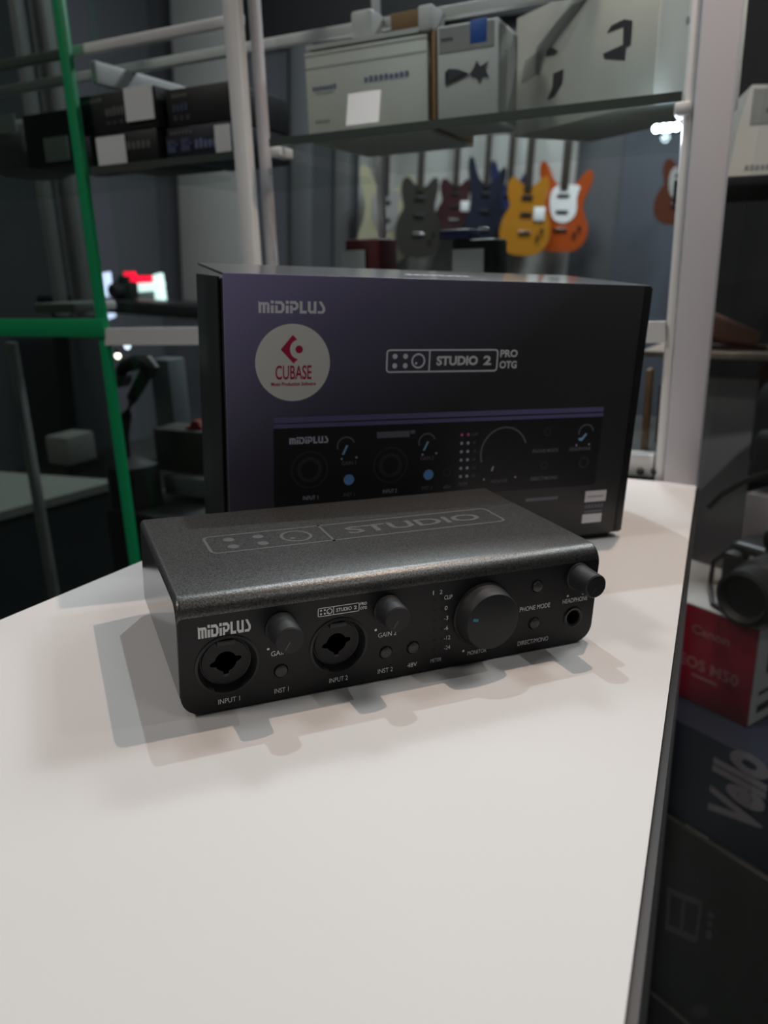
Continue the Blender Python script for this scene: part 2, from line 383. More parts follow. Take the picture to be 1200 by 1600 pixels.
T = lambda s, x, z, w, h=2.1, m=M_INK, b=0.0: pf.text(s, x, z, w, h, m, b)
T('INPUT 1', 18.2, 4.75, 8.4); T('INPUT 2', 63.2, 4.85, 8.0); T('INST 1', 39.1, 4.8, 5.8); T('INST 2', 84.1, 4.9, 6.8); T('48V', 96.6, 5.1, 4.6)
T('METER', 108, 5.2, 5.3, 1.7, M_INK2); T('GAIN 1', 39.1, 21.4, 8.2); T('GAIN 2', 84.4, 21.6, 8.2); T('MONITOR', 128.4, 5.5, 9.6, 2.0)
T('PHONE MODE', 157.2, 22.5, 16.2, 2.2); T('DIRECT/MONO', 157.9, 5.6, 16.6, 2.2); T('HEADPHONE', 179.2, 22.9, 14.0, 2.2)
T('1', 104.9, 37.1, .42, 1.9); T('2', 108.5, 37.0, 1.2, 1.9); T('CLIP', 112.2, 34.1, 3.9, 1.9)
for i, s_ in enumerate(('0', '-3', '-6', '-12', '-24')): T(s_, 111.4 + i * .3 + (.5 if len(s_) > 2 else 0), 29.2 - i * 4.72, 1.3 if i == 0 else (2.0 if len(s_) == 2 else 3.0), 1.9)
for x, z in ((33.9, 23.8), (44.3, 23.8), (79.1, 24.3), (89.5, 24.3), (121.4, 7.1), (135.0, 7.1), (174.7, 25.4), (183.3, 25.4)): pf.polys('scale_dot', [circ(x, z, .55, 14)], M_INK)
pt = Print(ai, Matrix.Translation((0, 0, H_ + .0001)))
studio_badge(pt, 22, 168.6, 44.4, 67.0, M_TOPINK, two=False, th=1.3, pro=False)

# ------------------------------------------------------------------ its retail box
BOX = Matrix.Translation((-.0833, .3961, 0)) @ Matrix.Rotation(.3622, 4, 'Z')
BW, BD, BH = .2565, .094, .161
def gradient_face():  # purple at upper left, near black towards lower right
    m = D.materials.new('purple_black_gradient'); m.use_nodes = True; nt = m.node_tree; b_ = nt.nodes['Principled BSDF']
    tc = nt.nodes.new('ShaderNodeTexCoord'); sx = nt.nodes.new('ShaderNodeSeparateXYZ'); nt.links.new(tc.outputs['Object'], sx.inputs[0])
    mx = nt.nodes.new('ShaderNodeMath'); mx.operation = 'MULTIPLY_ADD'; mx.inputs[1].default_value = 1 / .22; mx.inputs[2].default_value = 0   # across
    nt.links.new(sx.outputs[0], mx.inputs[0])
    mz = nt.nodes.new('ShaderNodeMath'); mz.operation = 'MULTIPLY_ADD'; mz.inputs[1].default_value = -1 / .17; mz.inputs[2].default_value = .161 / .17
    nt.links.new(sx.outputs[2], mz.inputs[0])
    ad = nt.nodes.new('ShaderNodeMath'); ad.operation = 'ADD'; nt.links.new(mx.outputs[0], ad.inputs[0]); nt.links.new(mz.outputs[0], ad.inputs[1])
    r = nt.nodes.new('ShaderNodeValToRGB'); e = r.color_ramp.elements
    e[0].position = 0; e[0].color = (.27, .24, .43, 1); e[1].position = 1; e[1].color = (.044, .044, .046, 1)
    q = e.new(.45); q.color = (.12, .11, .18, 1)
    nt.links.new(ad.outputs[0], r.inputs[0]); nt.links.new(r.outputs[0], b_.inputs['Base Color']); b_.inputs['Roughness'].default_value = .42; b_.inputs['Specular IOR Level'].default_value = .35
    return m
M_GRAD = gradient_face()
M_CARD = mat('black_card', (.016, .016, .017), .4, spec=.4, noise=(60, .15))
M_CARDTOP = mat('glossy_card_top', (.09, .09, .095), .28, spec=1.0, coat=.5)
M_LAV = mat('lavender_ink', (.17, .15, .33), .5)
M_DARKINK = mat('deep_black_ink', (.019, .019, .022), .45)
M_RINGINK = mat('dark_grey_ink', (.045, .045, .055), .5)
M_BLUEINK = mat('bright_blue_ink', (.20, .45, .95), .5)
M_PALEBLUE = mat('pale_blue_ink', (.32, .62, .9), .5)
M_PINKINK = mat('pink_ink', (.75, .15, .45), .5)
M_LILINK = mat('lilac_ink', (.62, .62, .78), .5)
M_GREYINK = mat('dim_lilac_ink', (.19, .19, .24), .5)
M_STK = mat('sticker_paper', (.90, .88, .82), .5)
M_RED = mat('raspberry_ink', (.55, .012, .075), .5)
M_WHT = mat('white_print', (.90, .89, .92), .5)
rb = thing('retail_box', 'black and purple retail carton with a round red and white sticker, behind the interface', 'box', BOX)
MB().box(.002, BW - .0055, .0035, BD - .003, 0, BH - .004, .0006).build('tray', M_CARD, rb)
lid = MB().box(.0, BW, 0, .0016, .0042, BH, .0005).build('front_panel', M_GRAD, rb)
MB().prism([(.0016, BH - .0012), (BD, BH + .0030), (BD, BH + .0042), (.0004, BH)], 0, BW + .001, Matrix(((0, 0, 1, 0), (1, 0, 0, 0), (0, 1, 0, 0), (0, 0, 0, 1)))).build('top_panel', M_CARDTOP, rb, None, False)
MB().box(-.0012, .0002, .012, BD, .004, BH - .002, .0003).build('side_flap', M_CARD, rb)
MB().box(.0006, .0016, .0016, .012, .004, BH - .004, .0003).build('corner_fold', M_CARD, rb)
MB().box(BW - .0002, BW + .0022, .0008, BD, .0045, BH - .0012, .0004).build('side_flap', M_CARD, rb)
MB().box(BW - .0040, BW - .0002, -.0004, .0006, .0045, BH - .0002, .0002).build('corner_fold', M_CARD, rb)
pb = Print(lid, Matrix.Translation((0, -.00012, 0)) @ FRONT)
pb2 = Print(lid, Matrix.Translation((0, -.00020, 0)) @ FRONT); pb3 = Print(lid, Matrix.Translation((0, -.00026, 0)) @ FRONT); pb4 = Print(lid, Matrix.Translation((0, -.0004, 0)) @ FRONT)
maker_logo(pb, 17.4, 52.4, 142.0, 148.2, M_WHT)
studio_badge(pb, 87.2, 156.0, 110.9, 123.7, M_WHT, th=.95, bold=.045)
# sticker
st_ = MB().lathe([(.0200, 0), (.0200, .0002)], 64, fr(.0353, .1168)).build('round_sticker', M_STK, lid)
ps = Print(st_, Matrix.Translation((.0353, -.00028, .1168)) @ FRONT)
cut = [(1.6 - 4.3 * math.cos(t) + 2.2 - 2.2, 6.5 + 4.3 * math.sin(t)) for t in [math.radians(q) for q in range(-62, 63, 8)]]
chev = [(-.2, 14.4), (2.0, 12.2)] + [(2.9 - 4.6 * math.cos(t), 7.0 + 5.0 * math.sin(t)) for t in [math.radians(q) for q in range(78, -79, -12)]] + [(2.4, 1.9), (.2, -.3), (-6.6, 7.0)]
ps.polys('sticker_emblem', [chev, circ(3.2, 7.0, 2.0, 20)], M_RED)
ps.text('CUBASE', .2, -4.9, 19.4, 7.4, M_RED, .014); ps.text('Music Production Software', .2, -10.9, 24.0, 2.0, M_RED, .02)
# picture of the interface
k_ = 1.0965; X0, Zb = 24.5, 38.1
ax = lambda x: X0 + x * k_
az = lambda z: Zb + z * k_
pb.polys('pictured_panel', [rect(X0, 232.8, Zb, 82.2)], M_DARKINK)
pb2.polys('pictured_edge', [rect(X0, 232.8, 82.2, 84.4), rect(X0 + .4, 232.6, 85.2, 88.2)], M_LAV)
maker_logo(pb2, 33.1, 54.9, 73.3, 77.2, M_LILINK, 'pictured_logo')
pb2.polys('pictured_badge', [rect(83.2, 103.0, 74.6, 78.2), rect(103.4, 106.2, 76.4, 78.4)], M_GREYINK)
for jx in (44.4, 92.0): pb2.polys('pictured_jack', ring(jx, 58.6, 9.6, 10.6, 40) + ring(jx, 58.6, 5.0, 7.2, 30), M_RINGINK)
for kx in (66.2, 115.0):
    pb2.polys('pictured_knob', ring(kx - 1.0, 71.0, 4.6, 5.4, 24, math.radians(20), math.radians(200)), M_GREYINK)
    pb2.polys('pictured_pointer', [[(kx - 3.4, 66.2), (kx - 2.2, 66.0), (kx + .2, 71.2), (kx - .9, 71.6)]], M_PALEBLUE)
    pb2.polys('pictured_dot', [circ(kx - 3.4, 63.8, .6, 10), circ(kx + 5.2, 64.2, .6, 10)], M_LILINK)
    pb2.polys('pictured_button', [circ(kx + 1.0, 51.5, 3.1, 24)], M_BLUEINK)
pb2.text('GAIN 1', 67.0, 61.2, 8.4, 2.2, M_GREYINK, .01); pb2.text('GAIN 2', 114.6, 61.6, 8.4, 2.2, M_GREYINK, .01)
pb2.text('INPUT 1', 45, 42.5, 8.6, 2.2, M_LILINK); pb2.text('INST 1', 67.4, 42.8, 6.6, 2.2, M_GREYINK); pb2.text('INPUT 2', 92.2, 43.2, 8.6, 2.2, M_LILINK)
pb2.text('INST 2', 115.4, 43.7, 6.6, 2.2, M_GREYINK); pb2.text('48V', 128.3, 43.2, 5, 2.2, M_GREYINK); pb2.text('METER', 138.7, 44.5, 6, 2, M_GREYINK)
pb2.polys('pictured_button', ring(127.9, 52.2, 1.8, 2.6, 18), M_RINGINK)
for i in range(6):
    for x in (136.0, 140.2): pb2.polys('pictured_light', [circ(x + i * .16, 74.4 - i * 5.05, .95, 12)], M_PINKINK if i == 0 else M_LILINK)
    pb2.text(('CLIP', '0', '-3', '-6', '-12', '-24')[i], 144.4 + i * .1, 74.4 - i * 5.05, (4.2, 1.2, 2, 2, 3, 3)[i], 1.7, M_GREYINK)
pb2.polys('pictured_monitor_knob', ring(164.7, 62.4, 14.9, 15.9, 40, math.radians(20), math.radians(200)), M_GREYINK); pb3.polys('pictured_monitor_knob', [circ(164.7, 62.4, 14.9, 48)], M_DARKINK)
pb4.polys('pictured_pointer', [[(156.8, 51.6), (157.8, 51.3), (158.6, 54.2), (157.7, 54.4)]], M_LILINK)
pb2.polys('pictured_dot', [circ(152.6, 46.4, .6, 10), circ(174.0, 46.6, .6, 10)], M_LILINK)
pb2.text('MONITOR', 163.2, 44.7, 11, 2.0, M_GREYINK)
for z in (73.8, 52.9): pb2.polys('pictured_button', ring(193.7, z, 1.7, 2.6, 18), M_RINGINK)
pb2.text('PHONE MODE', 193.6, 62.2, 18, 2.2, M_GREYINK, .02); pb2.text('DIRECT/MONO', 194.4, 44.7, 19, 2.2, M_GREYINK, .02); pb2.text('HEADPHONE', 218.5, 62.2, 15.5, 2.2, M_GREYINK, .02)
pb2.polys('pictured_knob', ring(221.6, 72.2, 4.8, 5.6, 24, math.radians(10), math.radians(190)), M_GREYINK)
pb2.polys('pictured_pointer', [[(216.8, 67.6), (219.2, 67.2), (222.6, 71.2), (221.4, 72.0), (218.8, 69.2), (216.6, 69.0)]], M_PALEBLUE)
pb2.polys('pictured_dot', [circ(215.6, 64.6, .6, 10), circ(224.8, 64.8, .6, 10)], M_LILINK)
pb2.polys('pictured_jack', ring(222.4, 53.2, 2.6, 3.8, 20), M_RINGINK)
pb.polys('printed_caption', [rect(183, 206, 30.2, 32.2)], M_GREYINK)
pb.polys('spec_label', [rect(226.4, 242.4, 26.6, 34.0)], M_WHT); pb3.polys('spec_label_line', [rect(228.4, 240.4, 29.9, 30.5)], mat('faded_pink_ink', (.36, .28, .29), .5))
pb.polys('certification_marks', [ [(226.8 + i * 2.4, 22.4), (228.9 + i * 2.4, 22.4), (229.2 + i * 2.4, 23.8), (228.4 + i * 2.4, 25.4), (227.4 + i * 2.4, 25.2)] for i in range(6)] + [rect(227, 240.6, 19.4, 20.8)], M_GREYINK)
pb.polys('spec_label', [rect(226.0, 240.8, 12.4, 18.4)], M_WHT)
ptop = Print(rb, Matrix.Translation((0, 0, BH + .0002)) @ Matrix.Rotation(math.atan(.0042 / BD), 4, 'X'))
ptop.polys('printed_caption', [rect(110 + i * 5.2, 113.8 + i * 5.2, 30, 36) for i in range(8)], M_LILINK)

# ------------------------------------------------------------------ glass cabinet behind the counter (room frame: x right, y away, z up)
def L(x, y, dep=0): return rp(x, y, dep)
cab = thing('glass_cabinet', 'white aluminium framed glass cabinet with a glass shelf behind the counter', 'cabinet', ROOM)
def cpart(name, m, x0, x1, y0, y1, z0, z1, bev=.0015, parent=cab): return MB().box(x0, x1, y0, y1, z0, z1, bev).build(name, m, parent)
VT, VB = .62, -.90
# corner post, two joined profiles
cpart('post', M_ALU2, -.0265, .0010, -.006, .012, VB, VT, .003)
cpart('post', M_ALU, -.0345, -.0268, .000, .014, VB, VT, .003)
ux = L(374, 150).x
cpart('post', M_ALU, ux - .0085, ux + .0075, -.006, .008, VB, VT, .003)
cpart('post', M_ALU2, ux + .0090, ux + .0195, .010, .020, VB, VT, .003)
ug = L(165, 520).x
cpart('post', M_ALU2, ux + .0445, ux + .0525, .20, .21, VB, VT, .002)  # slim upright standing for a dim reflection in the glass
zr0, zr1 = L(1030, 535).z, L(1030, 500).z
a_, b_, c2_, d2_ = L(168, 539), L(1040, 535), L(1040, 502), L(168, 513)
MB().prism([(a_.x, a_.z), (b_.x, b_.z), (c2_.x, c2_.z), (d2_.x, d2_.z)], -.004, .004, FRONT).build('rail', M_ALU, cab, None, False)
zl0, zl1 = L(1010, 748).z, L(1010, 712).z
cpart('rail', M_ALU, -.20, -.036, .004, .020, zl0, zl1, .002)
for x in (1000, 1022):
    p = L(x, 738); MB().lathe([(.003, 0), (.003, .002), (.002, .003)], 14, Matrix.Translation((p.x, .0035, p.z)) @ FRONT).build('screw', M_EDGE, cab)
zt = L(240, 60).z
cpart('rail', M_ALU, ug - .25, ux, .012, .020, zt + .002, zt + .012, .002)
cpart('rail', M_ALU, ug - .25, -.055, .075, .085, zt - .004, zt + .006, .002)
p1 = L(118, 100)
cpart('rail', M_ALU, p1.x - .002, p1.x + .006, .022, .30, zt - .024, zt - .002, .002)
cpart('rail', M_ALU, ug - .25, -.05, -.015, .015, VT - .03, VT, .002)
zs = L(760, 184).z
shf = MB().box(ux + .036, -.036, .002, .30, zs - .004, zs + .003).build('glass_shelf', M_SHELF, cab, None, False)
MB().box(ux + .030, -.036, -.0005, .0018, zs - .004, zs + .003).build('shelf_edge', M_SHELFEDGE, shf, None, False)
zs2 = L(200, 256).z
sh2 = MB().box(ug + .01, ux - .010, .002, .30, zs2 - .006, zs2 + .001).build('glass_shelf', M_SHELF, cab, None, False)
MB().box(ug + .01, ux - .010, -.0005, .0018, zs2 - .006, zs2 + .001).build('shelf_edge', M_SHELFEDGE, sh2, None, False)
for x, y in ((433, 236), (1068, 158)):
    p = L(x, y); MB().box(p.x - .006, p.x + .006, -.004, .02, zs - .014, zs - .0045, .002).build('shelf_bracket', M_ALU, cab)
MB().box(ux + .031, -.038, .021, .024, -.2, VT - .03).build('glass_pane', M_GLASS, cab, None, False)
MB().box(ug + .012, ux - .014, .021, .024, -.2, VT - .03).build('glass_pane', M_GLASS, cab, None, False)
# connector joint at the top of the posts
p = L(525, 18); MB().box(p.x - .012, p.x + .010, .050, .076, p.z - .012, p.z + .014, .003).build('corner_joint', M_ALU, cab)

# green framed glass door of the bay to the left
gd = thing('glass_door', 'green framed glass door left of the white cabinet', 'door', ROOM)
MB().box(ug - .0095, ug + .0035, -.003, .004, -.90, VT, .001).build('stile', M_GREEN, gd)
zg0, zg1 = L(90, 526).z, L(90, 498).z
MB().box(ug - .45, ug + .003, -.006, .004, zg0, zg1, .001).build('cross_rail', M_GREEN, gd)
MB().box(ug - .45, ug - .006, .001, .005, -.90, VT).build('pane', M_GLASSL, gd, None, False)

# ------------------------------------------------------------------ things on the glass shelf
M_CTN = mat('white_carton', (.66, .66, .61), .6, noise=(30, .03))
M_CTN2 = mat('grey_white_carton', (.60, .60, .58), .55)
M_GREYCARD = mat('grey_card', (.30, .29, .28), .6)
M_BLUEP = mat('blue_print', (.16, .19, .33), .6)
M_BLUE = mat('royal_blue_print', (.02, .09, .38), .5)
M_TAG = mat('price_card', (.78, .80, .80), .5)
M_DK = mat('charcoal_print', (.05, .045, .055), .5)
M_BRN = mat('brown_cardboard', (.28, .16, .07), .7)
M_GREYP = mat('soft_grey_print', (.36, .36, .34), .6)
def carton(name, label, cat, px0, px1, pytop, dep, depth, m, side=None, group=None, zbase=None, yaw=0):
    """front face from pixel column px0 to px1 at distance dep behind the cabinet front, standing on zbase"""
    zb = zs + .0032 if zbase is None else zbase
    ym = (pytop + 200) / 2
    a_, b_ = L(px0, ym, dep), L(px1, ym, dep); h = L((px0 + px1) / 2, pytop, dep).z - zb; w = b_.x - a_.x
    t = thing(name, label, cat, room((a_.x, dep, zb), yaw), group)
    f_ = MB().box(0, w, 0, depth, 0, h, .0015).build('carton_body', m, t)
    return t, w, h
# large white carton with an open top flap and a price card
t, w, h = carton('shipping_carton', 'white carton with a loose top flap and price card, leftmost on the glass shelf', 'box', 478, 668, 75, .045, .13, M_CTN)
MB().box(0, w, .0, .13, h, h + .004, .001).build('lid', M_CTN, t)
MB().prism([(0, 0), (.05, .0), (.105, .012), (.10, .018), (.05, .010), (0, .004)], 0, w - .01, Matrix.Translation((.002, .0, h + .006)) @ Matrix(((0, 0, 1, 0), (1, 0, 0, 0), (0, 1, 0, 0), (0, 0, 0, 1)))).build('flap', M_CTN2, t)
MB().box(w * .72, w - .006, .0, .03, h + .010, h + .024, .001).build('flap_edge', M_BRN, t)
MB().box(w - .008, w + .006, -.002, .03, h + .006, h + .026, .002).build('flap_tape', M_CTN2, t)
pc = Print(t, Matrix.Translation((0, -.0005, 0)) @ FRONT, 1)
def smudge(pr, name, x0, x1, y0, y1, n, m, bar=.62):
    out = []; st2 = (x1 - x0) / n
    for i in range(n):
        x = x0 + i * st2; k2 = random.uniform(.75, 1)
        out.append(rect(x, x + st2 * bar, y0, y0 + (y1 - y0) * k2)); out.append(rect(x + st2 * .3, x + st2 * .8, y0 + (y1 - y0) * .4, y0 + (y1 - y0) * .62))
    pr.polys(name, out, m)
smudge(pc, 'printed_name', w * .06, w * .27, h * .60, h * .665, 7, M_BLUEP); smudge(pc, 'printed_line', w * .09, w * .24, h * .56, h * .58, 7, M_GREYP)
smudge(pc, 'printed_name', w * .50, w * .87, h * .62, h * .69, 9, M_BLUEP); smudge(pc, 'printed_line', w * .07, w * .20, h * .22, h * .26, 5, M_GREYP)
pc.polys('fold_line', [rect(0, w, h * .86, h * .872)], M_GREYP)
p = L(562, 190, .01)
tg = thing('price_card', 'small folded white price card in front of the leftmost white carton', 'price card', room((p.x - .016, .012, zs + .0032)))
MB().box(0, .033, 0, .0012, .006, .034, 0, Matrix.Rotation(math.radians(-14), 4, 'X')).build('card_face', M_TAG, tg)
MB().box(0, .033, -.004, .022, 0, .0012).build('card_foot', M_GREYCARD, tg)
# drone carton
t, w, h = carton('drone_carton', 'white carton printed with a small dark drone, in the middle of the glass shelf', 'box', 683, 778, 34, .045, .06, M_CTN2)
MB().box(w * .55, w * .82, -.0008, .01, h - .0175, h + .0008, .0004).build('blue_corner_tab', M_BLUE, t)
MB().box(.002, w - .004, -.0006, 0, h * .74, h - .002).build('grey_header', M_GREYCARD, t)
MB().box(w, w + .0008, .004, .056, .004, h - .004).build('side_panel', M_GREYP, t)
pc = Print(t, Matrix.Translation((0, -.0010, 0)) @ FRONT, 1)
smudge(pc, 'printed_name', w * .08, w * .28, h * .85, h * .885, 4, M_DK)
dr_ = [[(.55, .50), (.62, .56), (.66, .62), (.72, .56), (.86, .60), (.80, .54), (.86, .44), (.76, .47), (.70, .40), (.66, .46), (.50, .50), (.42, .52), (.36, .56), (.20, .58), (.14, .55), (.22, .52), (.14, .42), (.26, .49), (.40, .505)]]
pc.polys('printed_drone', [[(x * w, y * h) for x, y in pl] for pl in dr_], M_DK)
pc.polys('printed_mark', [rect(w * .70, w * .82, h * .03, h * .07)], M_BLUEP)
# large white carton on the right
za_ = zs + .0032
l2, r2 = on_v(803, 215, za_), on_v(1020, 159, za_); w = math.hypot(r2[0] - l2[0], r2[1] - l2[1])
t = thing('product_carton', 'large white carton with grey swoosh and dark shapes, rightmost on the glass shelf', 'box', room((l2[0], l2[1], za_), math.atan2(r2[1] - l2[1], r2[0] - l2[0])))
bpy.context.view_layer.update(); h = fpx(t, 806, 28)[1]
MB().box(0, w, 0, .10, 0, h, .0015).build('carton_body', M_CTN, t)
pc = Print(t, Matrix.Translation((0, -.0006, 0)) @ FRONT, 1)
P_ = lambda *l: [fpx(t, x, y) for x, y in l]
pc.polys('grey_swoosh', [P_((835, 115), (838, 75), (868, 36), (893, 8), (915, 0), (880, 45), (850, 85), (842, 118))], M_GREYP)
pc.polys('pale_grey_shape', [P_((815, 130), (820, 95), (850, 75), (842, 112))], mat('pale_grey_print', (.44, .44, .42), .6))  # pale grey stroke of the carton's product drawing
pc.polys('dark_shape', [P_((852, 88), (855, 78), (863, 74), (872, 80), (866, 86)), P_((864, 115), (880, 108), (878, 130), (866, 150), (855, 156), (863, 136)),
    P_((948, 52), (955, 40), (975, 30), (988, 32), (985, 70), (978, 74), (976, 94), (944, 92), (942, 84), (973, 70), (974, 42))], M_DK)
pc2 = Print(t, Matrix.Translation((w + .0006, 0, 0)) @ Matrix.Rotation(math.pi / 2, 4, 'Z') @ FRONT, 1)
smudge(pc2, 'printed_line', .03, .05, h * .55, h * .6, 4, M_GREYP)
# cardboard slip between the cartons
p = L(674, 60, .045); q = L(680.5, 60, .045)
tag(MB().box(p.x, q.x, .045, .15, zs + .0032, L(676, 46, .045).z, .001).build('cardboard_sheet', M_BRN, None, ROOM), 'brown cardboard sheet standing between two white cartons', 'cardboard')
# LED light under the shelf by the corner post
ll = thing('cabinet_light', 'short bright LED strip under the shelf end beside the corner post', 'light', ROOM)
a_, b_ = L(1022, 182, .03), L(1064, 176, .03)
MB().box(a_.x, b_.x, .03, .045, zs - .020, zs - .0135, .001).build('holder', M_DK, ll)
M_COLD = mat('cold_led', (.75, .86, 1), .4, emit=14)
for i in range(4):
    x = a_.x + (b_.x - a_.x) * (i + .5) / 4
    MB().lathe([(.0036, 0), (.0036, .0012), (.002, .002)], 12, Matrix.Translation((x, .0302, zs - .0168)) @ FRONT).build('led', M_COLD, ll)
ld = D.lights.new('led_light', 'POINT'); ld.energy = .05; ld.color = (.75, .87, 1); ld.shadow_soft_size = .006
lo = D.objects.new('led_light', ld); COL.objects.link(lo); lo.parent = ll; lo.location = ((a_.x + b_.x) / 2, .02, zs - .024)

# black retail boxes on the shelf of the left bay
M_BOXK = mat('black_box_card', (.010, .0105, .0105), .5)
M_BOXN = mat('navy_box_card', (.014, .017, .03), .5)
M_NAVYP = mat('slate_blue_print', (.06, .075, .14), .5)
M_DIM = mat('dim_grey_print', (.13, .13, .125), .6)
def bbox(label, px0, px1, y0, y1, dep, m, marks, tagpx, grp='black boxes on the left shelf'):
    a_, b_ = L(px0, y1, dep), L(px1, y1, dep); zb = a_.z * .5 + L(px0 + 1, y1, dep).z * .5; hh = L(px0, y0, dep).z - a_.z
    t = thing('gear_box', label, 'box', room((a_.x, dep, zb)), grp)
    MB().box(0, b_.x - a_.x, 0, .12, 0, hh, .001).build('carton_body', m, t)
    pr = Print(t, Matrix.Translation((0, -.0006, 0)) @ FRONT, 1); w = b_.x - a_.x
    for x0, x1, z0, z1, n, mm in marks: smudge(pr, 'printed_line', x0 * w, x1 * w, z0 * hh, z1 * hh, n, mm)
    if tagpx:
        x0, x1, z0, z1 = tagpx; MB().box(x0 * w, x1 * w, -.0022, -.0010, z0 * hh, z1 * hh, 0, Matrix.Rotation(math.radians(2), 4, 'Y')).build('price_tag', M_TAG, t)
    return t, zb, hh
d0 = .012; zsb = zs2 + .0012
def stackbox(label, px0, px1, zb, hh, dep, m, marks, tagpx, name='gear_box'):
    ym = 220; a_, b_ = L(px0, ym, dep), L(px1, ym, dep); w = b_.x - a_.x
    t = thing(name, label, 'box', room((a_.x, dep, zb)), 'black boxes on the left shelf')
    MB().box(0, w, 0, .11, 0, hh, .001).build('carton_body', m, t)
    pr = Print(t, Matrix.Translation((0, -.0006, 0)) @ FRONT, 1)
    for x0, x1, z0, z1, n, mm in marks: smudge(pr, 'printed_line', x0 * w, x1 * w, z0 * hh, z1 * hh, n, mm)
    if tagpx:
        x0, x1, z0, z1 = tagpx; MB().box(x0 * w, x1 * w, -.0024, -.0012, z0 * hh, z1 * hh).build('price_tag', M_TAG, t)
    return zb + hh
za = stackbox('black box with a price tag on its left end, bottom of the left stack', 140, 246, zsb, .0315, d0, M_BOXK, [(.56, .92, .45, .7, 5, M_DIM)], (.12, .55, .05, .92))
stackbox('black box with a price tag on its right end, top of the left stack', 132, 250, za + .0006, .0385, d0, M_BOXK, [(.05, .32, .78, .9, 6, M_DIM), (.34, .6, .42, .66, 5, M_DIM), (.34, .6, .2, .3, 3, M_DK)], (.62, .98, .2, 1.02))
zb_ = stackbox('navy and black box with a blue band, under the other box by the white posts', 258, 362, zsb, .031, .02, M_BOXN, [(.03, .46, .25, .72, 2, M_NAVYP), (.1, .45, .78, .9, 6, M_DIM), (.46, .8, .3, .6, 5, M_BLUEP)], (.78, 1.0, .1, .9))
stackbox('black box with small pale print, on top of the navy box by the white posts', 266, 364, zb_ + .0006, .0345, .02, M_BOXK, [(.1, .36, .75, .88, 5, M_DIM), (.1, .36, .4, .62, 4, M_NAVYP), (.1, .4, .15, .3, 3, M_DK)], None)

# ------------------------------------------------------------------ far side of the shop: guitar wall
def up_at(x, y, dep):                                            # pixel -> upright shop frame at a distance behind the cabinet front
    n = RY.to_3x3() @ Vector((0, 1, 0)); p = RY @ Vector((0, dep, 0)); d = ray(x, y)
    return RY.inverted() @ (EYE + d * ((p - EYE).dot(n) / d.dot(n)))
def wall_rect(name, m, x0, x1, y0, y1, th=.03, dep=WALLD, kind=True):
    a_, b_ = up_at(x0, y1, dep - th), up_at(x1, y0, dep - th)
    o = MB().box(a_.x, b_.x, dep - th, dep - .001, a_.z, b_.z, .003).build(name, m, None, RY)
    return struct(o) if kind else o
GWD = 3.4
wall_rect('trim_1', M_PANEL, 556, 905, 205, 470, .04)
wall_rect('trim_2', M_WALLB, 912, 1240, -200, 800, .02)
wall_rect('trim_3', M_PANEL, 286, 362, -150, 470, .05)
wall_rect('trim_4', mat('slat_grey', (.15, .15, .15), .7), 520, 552, -40, 500, .03)
wall_rect('trim_5', mat('slat_grey2', (.12, .125, .13), .7), 455, 486, 60, 500, .03)
wall_rect('trim_6', mat('upper_wall_shade', (.02, .02, .021), .8), 380, 1010, -320, 66, .06)  # dark band laid over the upper wall in place of shade
M_NECK = mat('guitar_neck', (.05, .042, .035), .4); M_HDW = mat('chrome', (.6, .6, .6), .25, metal=1)
STRAT = [(0, .0), (.10, .004), (.155, .06), (.165, .13), (.125, .20), (.115, .25), (.145, .31), (.165, .37), (.150, .41), (.115, .40), (.075, .345), (.03, .33), (-.03, .33), (-.07, .36), (-.11, .44), (-.145, .455), (-.16, .41), (-.135, .33), (-.115, .26), (-.13, .19), (-.165, .12), (-.155, .055), (-.10, .004)]
PAUL = [(0, 0), (.09, .006), (.15, .05), (.168, .12), (.145, .19), (.105, .235), (.12, .29), (.135, .34), (.115, .385), (.075, .365), (.045, .335), (0, .33), (-.045, .345), (-.08, .375), (-.12, .37), (-.135, .32), (-.115, .26), (-.105, .235), (-.145, .19), (-.168, .12), (-.15, .05), (-.09, .006)]
def smooth_outline(pts, k=3):
    for _ in range(k - 1):
        o = []
        for i in range(len(pts)):
            p, q = Vector(pts[i]), Vector(pts[(i + 1) % len(pts)]); o += [tuple(p * .75 + q * .25), tuple(p * .25 + q * .75)]
        pts = o
    return pts
